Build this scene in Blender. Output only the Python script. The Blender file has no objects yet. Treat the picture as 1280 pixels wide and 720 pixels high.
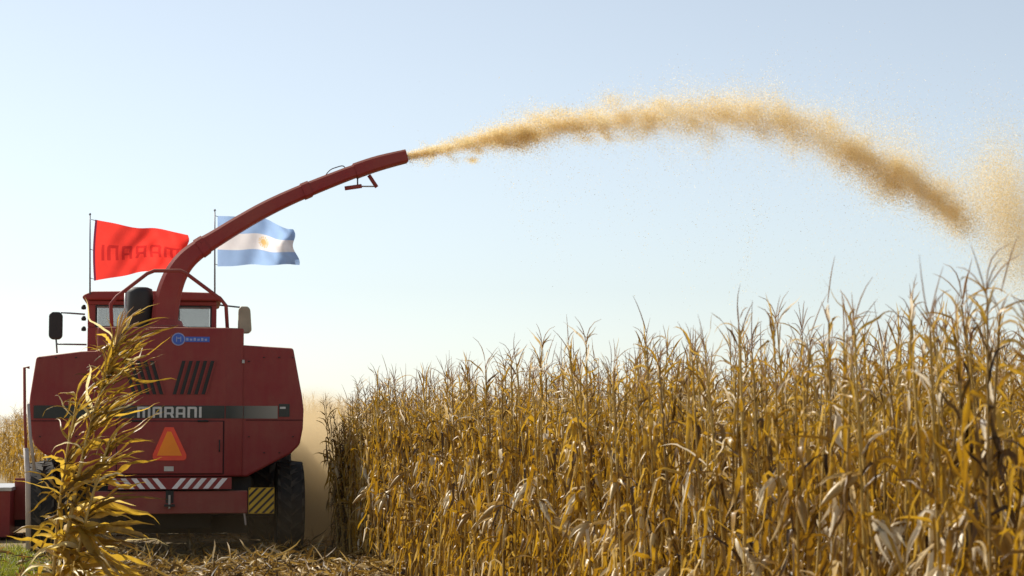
import bpy, bmesh, math, random
import numpy as np
from mathutils import Vector, Matrix

R = math.radians
rng = np.random.default_rng(7)
random.seed(7)
scene = bpy.context.scene
COL = scene.collection

# ------------------------------------------------------------------ camera
F_PX, CX, CY = 2489.0, 640.0, 360.0
CAM_Z = 1.45
PITCH = math.atan(180 / F_PX)
cam_d = bpy.data.cameras.new('camera')
cam_d.lens = 36.0 * F_PX / 1280.0
cam_d.sensor_width = 36.0
cam_d.clip_start = 0.1
cam_d.clip_end = 9000
cam_d.dof.use_dof = True
cam_d.dof.focus_distance = 20.0
cam_d.dof.aperture_fstop = 4.5
cam = bpy.data.objects.new('camera', cam_d)
cam.location = (0, 0, CAM_Z)
cam.rotation_euler = (math.pi / 2 + PITCH, 0, 0)
COL.objects.link(cam)
scene.camera = cam

# ------------------------------------------------------------------ sky, sun, exposure
SUN_EL, SUN_AZ = 41.0, -50.0          # azimuth clockwise from +Y (negative: to the left)
world = bpy.data.worlds.new('World')
scene.world = world
world.use_nodes = True
wn, wl = world.node_tree.nodes, world.node_tree.links
wn.clear()
w_out = wn.new('ShaderNodeOutputWorld')
w_bg = wn.new('ShaderNodeBackground')
sky = wn.new('ShaderNodeTexSky')
sky.sky_type = 'NISHITA'
sky.sun_disc = False
sky.sun_elevation = R(SUN_EL)
sky.sun_rotation = R(SUN_AZ)
sky.altitude = 100
sky.air_density = 1.0
sky.dust_density = 0.45
sky.ozone_density = 1.8
w_bg.inputs['Strength'].default_value = 0.094
w_hs = wn.new('ShaderNodeHueSaturation')
w_hs.inputs['Saturation'].default_value = 0.50
wl.new(sky.outputs['Color'], w_hs.inputs['Color'])
w_tint = wn.new('ShaderNodeVectorMath'); w_tint.operation = 'MULTIPLY'
w_tint.inputs[1].default_value = (0.98, 1.005, 1.015)
wl.new(w_hs.outputs['Color'], w_tint.inputs[0])
wl.new(w_tint.outputs['Vector'], w_bg.inputs['Color'])
wl.new(w_bg.outputs['Background'], w_out.inputs['Surface'])

sun_d = bpy.data.lights.new('sun', 'SUN')
sun_d.energy = 5.0
sun_d.angle = R(0.5)
sun_d.color = (1.0, 0.93, 0.82)
sun = bpy.data.objects.new('sun', sun_d)
sdir = Vector((math.sin(R(SUN_AZ)) * math.cos(R(SUN_EL)), math.cos(R(SUN_AZ)) * math.cos(R(SUN_EL)), math.sin(R(SUN_EL))))
sun.rotation_euler = sdir.to_track_quat('Z', 'Y').to_euler()
sun.location = sdir * 60
COL.objects.link(sun)

scene.view_settings.view_transform = 'Standard'
scene.view_settings.look = 'None'
scene.view_settings.exposure = 0.45
scene.view_settings.gamma = 1.0
scene.view_settings.use_curve_mapping = False
scene.cycles.max_bounces = 8
scene.cycles.transparent_max_bounces = 8
scene.cycles.volume_bounces = 1
scene.cycles.volume_step_rate = 2.0

# ------------------------------------------------------------------ pixel <-> world helpers
CT, ST = math.cos(PITCH), math.sin(PITCH)
def ray(px, py):
    a, b = (px - CX) / F_PX, (CY - py) / F_PX
    return Vector((a, CT - ST * b, ST + CT * b))
def at(px, py, Y):
    d = ray(px, py)
    return Vector((0, 0, CAM_Z)) + d * (Y / d.y)
def px_of(x, D):
    return CX + F_PX * x / D      # horizon-level approximation

# ------------------------------------------------------------------ materials
def nodes_of(name):
    m = bpy.data.materials.new(name)
    m.use_nodes = True
    n, l = m.node_tree.nodes, m.node_tree.links
    return m, n, l, n['Principled BSDF'], n['Material Output']

def mat_plain(name, col, rough=0.6, metal=0.0, var=0.15, scale=6.0, spec=0.5, bump=0.0):
    m, n, l, b, o = nodes_of(name)
    tc = n.new('ShaderNodeTexCoord')
    nz = n.new('ShaderNodeTexNoise'); nz.inputs['Scale'].default_value = scale; nz.inputs['Detail'].default_value = 6
    l.new(tc.outputs['Object'], nz.inputs['Vector'])
    mp = n.new('ShaderNodeMapRange'); mp.inputs[1].default_value = 0.3; mp.inputs[2].default_value = 0.7
    mp.inputs[3].default_value = 1 - var; mp.inputs[4].default_value = 1 + var
    l.new(nz.outputs['Fac'], mp.inputs[0])
    mx = n.new('ShaderNodeVectorMath'); mx.operation = 'SCALE'; mx.inputs[0].default_value = col
    l.new(mp.outputs[0], mx.inputs['Scale'])
    l.new(mx.outputs['Vector'], b.inputs['Base Color'])
    b.inputs['Roughness'].default_value = rough
    b.inputs['Metallic'].default_value = metal
    b.inputs['Specular IOR Level'].default_value = spec
    if bump:
        bp = n.new('ShaderNodeBump'); bp.inputs['Strength'].default_value = bump; bp.inputs['Distance'].default_value = 0.02
        l.new(nz.outputs['Fac'], bp.inputs['Height']); l.new(bp.outputs['Normal'], b.inputs['Normal'])
    return m

def mat_paint(name, col, dust=0.3, rough=0.38):
    """red farm paint with patchy dust settled on it"""
    m, n, l, b, o = nodes_of(name)
    tc = n.new('ShaderNodeTexCoord')
    n1 = n.new('ShaderNodeTexNoise'); n1.inputs['Scale'].default_value = 1.7; n1.inputs['Detail'].default_value = 9; n1.inputs['Roughness'].default_value = 0.65
    n2 = n.new('ShaderNodeTexNoise'); n2.inputs['Scale'].default_value = 60; n2.inputs['Detail'].default_value = 3
    mpz = n.new('ShaderNodeMapping'); mpz.inputs['Scale'].default_value = (9, 9, 1.2)
    n3 = n.new('ShaderNodeTexNoise'); n3.inputs['Scale'].default_value = 1.5; n3.inputs['Detail'].default_value = 5
    l.new(tc.outputs['Object'], n1.inputs['Vector']); l.new(tc.outputs['Object'], n2.inputs['Vector'])
    l.new(tc.outputs['Object'], mpz.inputs['Vector']); l.new(mpz.outputs[0], n3.inputs['Vector'])
    ad = n.new('ShaderNodeMath'); ad.operation = 'MULTIPLY_ADD'; ad.inputs[1].default_value = 0.35
    l.new(n3.outputs['Fac'], ad.inputs[0]); l.new(n1.outputs['Fac'], ad.inputs[2])
    mp = n.new('ShaderNodeMapRange'); mp.inputs[1].default_value = 0.45; mp.inputs[2].default_value = 0.95
    mp.inputs[3].default_value = dust * 0.25; mp.inputs[4].default_value = dust
    l.new(ad.outputs[0], mp.inputs[0])
    mp2 = n.new('ShaderNodeMath'); mp2.operation = 'MULTIPLY_ADD'; mp2.inputs[1].default_value = 0.25; 
    l.new(n2.outputs['Fac'], mp2.inputs[0]); mp2.inputs[2].default_value = 0.87
    mlt0 = n.new('ShaderNodeMath'); mlt0.operation = 'MULTIPLY'
    l.new(mp.outputs[0], mlt0.inputs[0]); l.new(mp2.outputs[0], mlt0.inputs[1])
    ge = n.new('ShaderNodeNewGeometry'); sn = n.new('ShaderNodeSeparateXYZ'); l.new(ge.outputs['Normal'], sn.inputs[0])
    up = n.new('ShaderNodeMapRange'); up.inputs[1].default_value = 0.25; up.inputs[2].default_value = 0.9; up.inputs[3].default_value = 0; up.inputs[4].default_value = 0.55
    l.new(sn.outputs['Z'], up.inputs[0])
    mlt = n.new('ShaderNodeMath'); mlt.operation = 'MAXIMUM'
    l.new(mlt0.outputs[0], mlt.inputs[0]); l.new(up.outputs[0], mlt.inputs[1])
    mx = n.new('ShaderNodeMix'); mx.data_type = 'RGBA'
    mx.inputs['A'].default_value = (*col, 1); mx.inputs['B'].default_value = (0.42, 0.27, 0.17, 1)
    l.new(mlt.outputs[0], mx.inputs['Factor'])
    l.new(mx.outputs['Result'], b.inputs['Base Color'])
    mr = n.new('ShaderNodeMapRange'); mr.inputs[1].default_value = 0; mr.inputs[2].default_value = 0.4
    mr.inputs[3].default_value = rough; mr.inputs[4].default_value = 0.8
    l.new(mlt.outputs[0], mr.inputs[0]); l.new(mr.outputs[0], b.inputs['Roughness'])
    b.inputs['Specular IOR Level'].default_value = 0.28
    bp = n.new('ShaderNodeBump'); bp.inputs['Strength'].default_value = 0.08; bp.inputs['Distance'].default_value = 0.02
    l.new(n1.outputs['Fac'], bp.inputs['Height']); l.new(bp.outputs['Normal'], b.inputs['Normal'])
    return m

def mat_leaf(name, stops, transl=0.42, rough=0.40, spec=0.5, nscale=25.0, objvar=0.25):
    """thin dry plant matter: colour by the per-piece 'tint' attribute, part of the light passes through"""
    m, n, l, b, o = nodes_of(name)
    at_ = n.new('ShaderNodeAttribute'); at_.attribute_name = 'tint'
    tc = n.new('ShaderNodeTexCoord')
    nz = n.new('ShaderNodeTexNoise'); nz.inputs['Scale'].default_value = nscale; nz.inputs['Detail'].default_value = 3
    l.new(tc.outputs['Object'], nz.inputs['Vector'])
    oi = n.new('ShaderNodeObjectInfo')
    a1 = n.new('ShaderNodeMath'); a1.operation = 'MULTIPLY_ADD'; a1.inputs[1].default_value = 0.35
    l.new(nz.outputs['Fac'], a1.inputs[0]); l.new(at_.outputs['Fac'], a1.inputs[2])
    a2 = n.new('ShaderNodeMath'); a2.operation = 'MULTIPLY_ADD'; a2.inputs[1].default_value = objvar
    l.new(oi.outputs['Random'], a2.inputs[0]); l.new(a1.outputs[0], a2.inputs[2])
    a3 = n.new('ShaderNodeMath'); a3.operation = 'SUBTRACT'; a3.inputs[1].default_value = 0.175 + objvar / 2
    l.new(a2.outputs[0], a3.inputs[0])
    cr = n.new('ShaderNodeValToRGB')
    e = cr.color_ramp.elements
    while len(e) < len(stops): e.new(0.5)
    for k, (p, c) in enumerate(stops):
        e[k].position = p; e[k].color = (*c, 1)
    l.new(a3.outputs[0], cr.inputs['Fac'])
    l.new(cr.outputs['Color'], b.inputs['Base Color'])
    b.inputs['Roughness'].default_value = rough
    b.inputs['Specular IOR Level'].default_value = spec
    tr = n.new('ShaderNodeBsdfTranslucent')
    hs = n.new('ShaderNodeHueSaturation'); hs.inputs['Saturation'].default_value = 1.05; hs.inputs['Value'].default_value = 1.15
    l.new(cr.outputs['Color'], hs.inputs['Color']); l.new(hs.outputs['Color'], tr.inputs['Color'])
    ms = n.new('ShaderNodeMixShader'); ms.inputs[0].default_value = transl
    l.new(b.outputs[0], ms.inputs[1]); l.new(tr.outputs[0], ms.inputs[2]); l.new(ms.outputs[0], o.inputs['Surface'])
    return m

M = {}
M['red'] = mat_paint('red_paint', (0.235, 0.005, 0.016), dust=0.27)
M['red_spout'] = mat_paint('red_spout_paint', (0.28, 0.008, 0.018), dust=0.26)
M['red_dusty'] = mat_paint('dusty_red_paint', (0.25, 0.009, 0.02), dust=0.42)
M['seam'] = mat_plain('seam_shadow_gap', (0.05, 0.006, 0.008), 0.8)
M['black'] = mat_plain('black_steel', (0.02, 0.019, 0.018), 0.6)
M['rubber'] = mat_plain('tyre_rubber', (0.026, 0.024, 0.022), 0.85, var=0.3, scale=12)
M['rubber_dusty'] = mat_plain('dusty_tyre_lug', (0.062, 0.054, 0.043), 0.9, var=0.4, scale=14)
M['rim'] = mat_plain('rim_paint', (0.42, 0.36, 0.27), 0.6)
M['white'] = mat_plain('white_paint', (0.80, 0.76, 0.75), 0.5)
M['grey_letter'] = mat_plain('silver_letter', (0.55, 0.53, 0.50), 0.45)
M['stripe_dark'] = mat_plain('dark_stripe', (0.028, 0.032, 0.026), 0.5, var=0.25)
M['yellow'] = mat_plain('yellow_hazard_paint', (0.62, 0.38, 0.02), 0.5)
M['orange'] = mat_plain('fluorescent_orange', (1.0, 0.28, 0.012), 0.55, var=0.06)
M['orange_red'] = mat_plain('reflective_red_border', (0.85, 0.06, 0.02), 0.35, var=0.08)
M['blue'] = mat_plain('blue_emblem', (0.05, 0.12, 0.50), 0.5)
M['pale_blue'] = mat_plain('pale_blue_print', (0.32, 0.36, 0.60), 0.5)
M['steel'] = mat_plain('galvanised_steel', (0.45, 0.44, 0.42), 0.45, metal=0.6)
M['pale_rail'] = mat_plain('pale_dusty_rail', (0.50, 0.43, 0.38), 0.6)
M['pole'] = mat_plain('flag_pole_steel', (0.16, 0.17, 0.2), 0.5, metal=0.3)
M['mirror_beige'] = mat_plain('beige_mirror_shell', (0.40, 0.36, 0.25), 0.6)
M['hose'] = mat_plain('hydraulic_hose', (0.05, 0.05, 0.055), 0.6)

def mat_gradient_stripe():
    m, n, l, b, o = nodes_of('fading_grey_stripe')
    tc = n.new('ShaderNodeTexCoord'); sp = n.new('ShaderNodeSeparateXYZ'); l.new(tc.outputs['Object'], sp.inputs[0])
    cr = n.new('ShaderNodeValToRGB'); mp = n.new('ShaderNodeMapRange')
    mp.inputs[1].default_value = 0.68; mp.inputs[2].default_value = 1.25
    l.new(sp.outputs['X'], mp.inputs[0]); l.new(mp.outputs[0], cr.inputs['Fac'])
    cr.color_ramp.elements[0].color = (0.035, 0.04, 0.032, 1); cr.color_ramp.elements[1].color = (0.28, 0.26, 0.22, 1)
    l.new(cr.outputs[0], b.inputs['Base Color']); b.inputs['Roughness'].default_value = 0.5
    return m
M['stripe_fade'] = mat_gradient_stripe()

def mat_glass():
    m, n, l, b, o = nodes_of('dusty_cab_glass')
    b.inputs['Base Color'].default_value = (0.10, 0.12, 0.13, 1)
    b.inputs['Roughness'].default_value = 0.12
    b.inputs['Specular IOR Level'].default_value = 0.9
    b.inputs['Alpha'].default_value = 0.32
    return m
M['glass'] = mat_glass()

def mat_cloth(name, col, transl=0.55):
    m, n, l, b, o = nodes_of(name)
    tc = n.new('ShaderNodeTexCoord'); nz = n.new('ShaderNodeTexNoise'); nz.inputs['Scale'].default_value = 9
    l.new(tc.outputs['Object'], nz.inputs['Vector'])
    mp = n.new('ShaderNodeMapRange'); mp.inputs[3].default_value = 0.9; mp.inputs[4].default_value = 1.1
    l.new(nz.outputs['Fac'], mp.inputs[0])
    sc_ = n.new('ShaderNodeVectorMath'); sc_.operation = 'SCALE'; sc_.inputs[0].default_value = col
    l.new(mp.outputs[0], sc_.inputs['Scale'])
    b.inputs['Roughness'].default_value = 0.7
    l.new(sc_.outputs[0], b.inputs['Base Color'])
    tr = n.new('ShaderNodeBsdfTranslucent'); l.new(sc_.outputs[0], tr.inputs['Color'])
    ms = n.new('ShaderNodeMixShader'); ms.inputs[0].default_value = transl
    l.new(b.outputs[0], ms.inputs[1]); l.new(tr.outputs[0], ms.inputs[2]); l.new(ms.outputs[0], o.inputs['Surface'])
    return m
M['flag_red'] = mat_cloth('red_flag_cloth', (0.85, 0.055, 0.04))
M['flag_text'] = mat_cloth('dark_print_on_red_cloth', (0.56, 0.028, 0.026))
M['flag_hem'] = mat_cloth('dark_flag_hem', (0.22, 0.03, 0.08), 0.3)
M['flag_blue'] = mat_cloth('sky_blue_cloth', (0.33, 0.49, 0.76))
M['flag_white'] = mat_cloth('white_cloth', (0.80, 0.78, 0.78))
M['flag_sun'] = mat_cloth('gold_print_on_white_cloth', (0.66, 0.45, 0.18))

LEAF_STOPS = [(0.0, (0.045, 0.022, 0.007)), (0.18, (0.14, 0.072, 0.013)), (0.36, (0.30, 0.16, 0.021)),
              (0.56, (0.45, 0.265, 0.032)), (0.74, (0.48, 0.31, 0.065)), (0.90, (0.56, 0.42, 0.21)), (1.0, (0.72, 0.63, 0.48))]
M['leaf'] = mat_leaf('dry_corn_leaf', LEAF_STOPS)
M['leaf_pale'] = mat_leaf('yellow_olive_corn_leaf', [(0.0, (0.08, 0.045, 0.012)), (0.2, (0.22, 0.13, 0.022)), (0.45, (0.47, 0.30, 0.045)), (0.65, (0.62, 0.42, 0.085)), (0.85, (0.64, 0.54, 0.26)), (1.0, (0.76, 0.70, 0.52))], transl=0.55, rough=0.4)
M['stalk'] = mat_leaf('dry_corn_stalk', [(0, (0.18, 0.10, 0.02)), (0.5, (0.43, 0.27, 0.05)), (1, (0.50, 0.35, 0.11))], transl=0.0, rough=0.5)
M['husk'] = mat_leaf('pale_corn_husk', [(0, (0.26, 0.15, 0.04)), (0.5, (0.46, 0.31, 0.11)), (1, (0.70, 0.60, 0.42))], transl=0.2, rough=0.45)
M['tassel'] = mat_leaf('dry_corn_tassel', [(0, (0.28, 0.16, 0.10)), (0.5, (0.50, 0.35, 0.20)), (1, (0.68, 0.54, 0.34))], transl=0.5, rough=0.7)
M['grass'] = mat_leaf('green_grass_blade', [(0, (0.09, 0.11, 0.01)), (0.5, (0.19, 0.22, 0.018)), (1, (0.36, 0.34, 0.07))], transl=0.5, rough=0.5)
M['chaff'] = mat_leaf('chopped_corn_flake', [(0, (0.52, 0.385, 0.155)), (0.5, (0.80, 0.655, 0.36)), (1, (0.92, 0.83, 0.60))], transl=0.58, rough=0.8, spec=0.1, nscale=3, objvar=0.0)
M['litter'] = mat_leaf('corn_litter', [(0, (0.06, 0.035, 0.012)), (0.35, (0.26, 0.15, 0.035)), (0.7, (0.46, 0.31, 0.09)), (1, (0.70, 0.60, 0.42))], transl=0.3, rough=0.55)

def mat_ground():
    m, n, l, b, o = nodes_of('stubble_soil')
    tc = n.new('ShaderNodeTexCoord')
    n1 = n.new('ShaderNodeTexNoise'); n1.inputs['Scale'].default_value = 0.6; n1.inputs['Detail'].default_value = 8
    n2 = n.new('ShaderNodeTexNoise'); n2.inputs['Scale'].default_value = 22; n2.inputs['Detail'].default_value = 6
    l.new(tc.outputs['Object'], n1.inputs['Vector']); l.new(tc.outputs['Object'], n2.inputs['Vector'])
    ad = n.new('ShaderNodeMath'); ad.operation = 'ADD'; l.new(n1.outputs['Fac'], ad.inputs[0]); l.new(n2.outputs['Fac'], ad.inputs[1])
    cr = n.new('ShaderNodeValToRGB')
    cr.color_ramp.elements[0].position = 0.35; cr.color_ramp.elements[0].color = (0.12, 0.085, 0.042, 1)
    cr.color_ramp.elements[1].position = 0.7; cr.color_ramp.elements[1].color = (0.38, 0.28, 0.13, 1)
    hf = n.new('ShaderNodeMath'); hf.operation = 'MULTIPLY'; hf.inputs[1].default_value = 0.5
    l.new(ad.outputs[0], hf.inputs[0]); l.new(hf.outputs[0], cr.inputs['Fac'])
    l.new(cr.outputs[0], b.inputs['Base Color']); b.inputs['Roughness'].default_value = 0.95
    bp = n.new('ShaderNodeBump'); bp.inputs['Distance'].default_value = 0.05; bp.inputs['Strength'].default_value = 0.7
    l.new(n2.outputs['Fac'], bp.inputs['Height']); l.new(bp.outputs['Normal'], b.inputs['Normal'])
    return m
M['ground'] = mat_ground()

# ------------------------------------------------------------------ object helpers
def tag(o, label=None, cat=None, group=None, kind=None):
    if label: o['label'] = label
    if cat: o['category'] = cat
    if group: o['group'] = group
    if kind: o['kind'] = kind
    return o
def empty(name, loc=(0, 0, 0), rz=0.0):
    o = bpy.data.objects.new(name, None)
    o.location = loc; o.rotation_euler = (0, 0, rz); o.empty_display_size = 0.3
    COL.objects.link(o)
    return o

class MB:
    """collects shapes and links them as ONE mesh object"""
    def __init__(s): s.v, s.f, s.m, s.mats = [], [], [], []
    def mi(s, mat):
        if mat not in s.mats: s.mats.append(mat)
        return s.mats.index(mat)
    def add(s, verts, faces, mat):
        k = len(s.v); i = s.mi(mat)
        s.v += [tuple(p) for p in verts]
        s.f += [tuple(k + a for a in f) for f in faces]; s.m += [i] * len(faces)
    def box(s, x0, x1, y0, y1, z0, z1, mat):
        v = [(x0, y0, z0), (x1, y0, z0), (x1, y1, z0), (x0, y1, z0), (x0, y0, z1), (x1, y0, z1), (x1, y1, z1), (x0, y1, z1)]
        s.add(v, [(0, 3, 2, 1), (4, 5, 6, 7), (0, 1, 5, 4), (1, 2, 6, 5), (2, 3, 7, 6), (3, 0, 4, 7)], mat)
    def prism(s, poly, y0, y1, mat, axis='y'):
        """polygon in (x,z) extruded along y (or plan polygon (x,y) extruded along z)"""
        n = len(poly)
        ar = sum(poly[i][0] * poly[(i + 1) % n][1] - poly[(i + 1) % n][0] * poly[i][1] for i in range(n))
        if ar < 0: poly = poly[::-1]
        if axis == 'y':
            v = [(p[0], y0, p[1]) for p in poly] + [(p[0], y1, p[1]) for p in poly]
            fs = [tuple(range(n)), tuple(range(2 * n - 1, n - 1, -1))] + [((i + 1) % n, i, n + i, n + (i + 1) % n) for i in range(n)]
        else:
            v = [(p[0], p[1], y0) for p in poly] + [(p[0], p[1], y1) for p in poly]
            fs = [tuple(range(n - 1, -1, -1)), tuple(range(n, 2 * n))] + [(i, (i + 1) % n, n + (i + 1) % n, n + i) for i in range(n)]
        s.add(v, fs, mat)
    def tube(s, pts, rad, mat, n=10, closed=False):
        pts = [Vector(p) for p in pts]
        if not isinstance(rad, (list, tuple)): rad = [rad] * len(pts)
        vs, prev = [], None
        for i, p in enumerate(pts):
            t = (pts[min(i + 1, len(pts) - 1)] - pts[max(i - 1, 0)]).normalized()
            ref = prev if prev is not None else (Vector((0, 1, 0)) if abs(t.y) < 0.9 else Vector((1, 0, 0)))
            u = (ref - t * ref.dot(t)).normalized(); w = t.cross(u); prev = u
            vs += [p + (u * math.cos(a) + w * math.sin(a)) * rad[i] for a in [2 * math.pi * k / n for k in range(n)]]
        fs = []
        for i in range(len(pts) - 1):
            for k in range(n):
                a, b = i * n + k, i * n + (k + 1) % n
                fs.append((a, b, b + n, a + n))
        fs += [tuple(range(n - 1, -1, -1)), tuple(range((len(pts) - 1) * n, len(pts) * n))]
        s.add(vs, fs, mat)
    def lathe(s, prof, mat, n=32, axis='z', c=(0, 0, 0)):
        """profile (radius, height) turned about an axis through c"""
        vs = []
        for r, h in prof:
            for k in range(n):
                a = 2 * math.pi * k / n
                q = (r * math.cos(a), r * math.sin(a), h) if axis == 'z' else (h, r * math.cos(a), r * math.sin(a))
                vs.append((c[0] + q[0], c[1] + q[1], c[2] + q[2]))
        fs = []
        for i in range(len(prof) - 1):
            for k in range(n):
                a, b = i * n + k, i * n + (k + 1) % n
                fs.append((a, b, b + n, a + n))
        s.add(vs, fs, mat)
    def build(s, name, parent=None, smooth=False, bevel=0.0):
        me = bpy.data.meshes.new(name)
        me.from_pydata(s.v, [], s.f)
        for m in s.mats: me.materials.append(m)
        me.polygons.foreach_set('material_index', s.m)
        bm = bmesh.new(); bm.from_mesh(me); bmesh.ops.recalc_face_normals(bm, faces=bm.faces); bm.to_mesh(me); bm.free()
        if smooth:
            me.polygons.foreach_set('use_smooth', [True] * len(me.polygons))
        o = bpy.data.objects.new(name, me)
        COL.objects.link(o)
        if parent: o.parent = parent
        if bevel:
            bv = o.modifiers.new('edge', 'BEVEL'); bv.width = bevel; bv.segments = 2; bv.limit_method = 'ANGLE'; bv.angle_limit = R(30)
        return o

def mesh_np(name, V, quads, mat, tint=None, smooth=True, mats=None, midx=None):
    """fast mesh from numpy: V (n,3), quads (m,3 or 4)"""
    me = bpy.data.meshes.new(name)
    k = quads.shape[1]
    me.vertices.add(len(V)); me.vertices.foreach_set('co', np.ascontiguousarray(V, np.float32).ravel())
    me.loops.add(quads.size); me.loops.foreach_set('vertex_index', np.ascontiguousarray(quads, np.int32).ravel())
    me.polygons.add(len(quads))
    me.polygons.foreach_set('loop_start', np.arange(0, quads.size, k, dtype=np.int32))
    for m in (mats or [mat]): me.materials.append(m)
    if midx is not None: me.polygons.foreach_set('material_index', np.ascontiguousarray(midx, np.int32))
    if smooth: me.polygons.foreach_set('use_smooth', np.ones(len(quads), dtype=bool))
    if tint is not None:
        a = me.attributes.new('tint', 'FLOAT', 'POINT'); a.data.foreach_set('value', np.ascontiguousarray(tint, np.float32))
    me.update(calc_edges=True)
    return me
def link_mesh(name, me, parent=None):
    o = bpy.data.objects.new(name, me); COL.objects.link(o)
    if parent: o.parent = parent
    return o

# ------------------------------------------------------------------ ground
gb = MB()
S = 4000
gb.add([(-S, -S, 0), (S, -S, 0), (S, S, 0), (-S, S, 0)], [(0, 1, 2, 3)], M['ground'])
tag(gb.build('ground'), kind='structure')

# ------------------------------------------------------------------ corn plants
def leaf_np(base, az, th0, th1, L, W, seg, tw0, tw1, kink, rg, up_only=False, wind=None, crumple=0.26):
    """one strap leaf: returns verts ((seg+1)*3,3), quads"""
    s = np.linspace(0, 1, seg + 1)
    ks = rg.uniform(0.10, 0.34)
    smooth_th = th0 + (th1 - th0) * s ** rg.uniform(0.7, 1.5)
    kink_th = np.where(s < ks, th0 + (th1 - th0) * 0.25 * s / ks, th1 + 0.15 * np.sin(6 * s))
    th = np.where(np.full_like(s, kink) > 0.5, kink_th, smooth_th)
    th = th + rg.normal(0, crumple, seg + 1) * np.minimum(1, s * 4)
    a = az + rg.normal(0, 0.5) * s + 0.35 * np.sin(s * rg.uniform(5, 12) + rg.uniform(0, 6))
    d = np.stack([np.sin(th) * np.cos(a), np.sin(th) * np.sin(a), np.cos(th)], 1)
    if wind is not None:
        d = d + np.outer(s ** 0.6, wind); d /= np.linalg.norm(d, axis=1, keepdims=True)
    P = np.vstack([np.zeros(3), np.cumsum((d[:-1] + d[1:]) / 2 * (L / seg), 0)]) + base
    side = np.stack([-np.sin(a), np.cos(a), np.zeros_like(a)], 1)
    side -= d * (side * d).sum(1, keepdims=True); side /= np.linalg.norm(side, axis=1, keepdims=True)
    nrm = np.cross(d, side)
    tw = tw0 + tw1 * s
    sd = side * np.cos(tw)[:, None] + nrm * np.sin(tw)[:, None]
    nn = np.cross(d, sd)
    w = W * np.minimum(1, 0.45 + s * 3.2) * np.clip(1 - s ** 2.6, 0.02, 1) * (1 + rg.normal(0, 0.20, seg + 1))
    fold = rg.uniform(0.10, 0.45)
    V = np.empty((seg + 1, 3, 3))
    V[:, 0] = P - sd * w[:, None] / 2 + nn * (w * fold)[:, None] * 0.5
    V[:, 1] = P - nn * (w * fold)[:, None] * 0.5
    V[:, 2] = P + sd * w[:, None] / 2 + nn * (w * fold)[:, None] * 0.5 * rg.uniform(0.4, 1.4)
    i = np.arange(seg)[:, None] * 3
    q = np.concatenate([i + np.array([[0, 1, 4, 3]]), i + np.array([[1, 2, 5, 4]])], 0)
    return V.reshape(-1, 3), q

def tube_np(P, r, n):
    P = np.asarray(P, float); k = len(P)
    t = np.gradient(P, axis=0); t /= np.linalg.norm(t, axis=1, keepdims=True)
    ref = np.where(np.abs(t[:, 2:3]) < 0.8, np.array([[0, 0, 1.0]]), np.array([[1.0, 0, 0]]))
    u = np.cross(t, ref); u /= np.linalg.norm(u, axis=1, keepdims=True); w = np.cross(t, u)
    ang = np.arange(n) * 2 * np.pi / n
    V = P[:, None] + (u[:, None] * np.cos(ang)[None, :, None] + w[:, None] * np.sin(ang)[None, :, None]) * np.asarray(r)[:, None, None]
    i = (np.arange(k - 1)[:, None] * n); j = np.arange(n)[None, :]
    a = (i + j).ravel(); b = (i + (j + 1) % n).ravel()
    return V.reshape(-1, 3), np.stack([a, b, b + n, a + n], 1)

class Acc:
    def __init__(s): s.V, s.Q, s.T, s.n = [], [], [], 0
    def add(s, V, Q, t):
        s.V.append(V); s.Q.append(Q + s.n); s.T.append(np.full(len(V), t)); s.n += len(V)
    def out(s): return np.vstack(s.V), np.vstack(s.Q), np.concatenate(s.T)

def tint_draw(rg):
    """most leaves ochre to gold, some brown, some bleached"""
    u = rg.random()
    if u < 0.26: return rg.uniform(0.05, 0.30)
    if u < 0.86: return rg.uniform(0.28, 0.64)
    return rg.uniform(0.66, 1.0)

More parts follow.
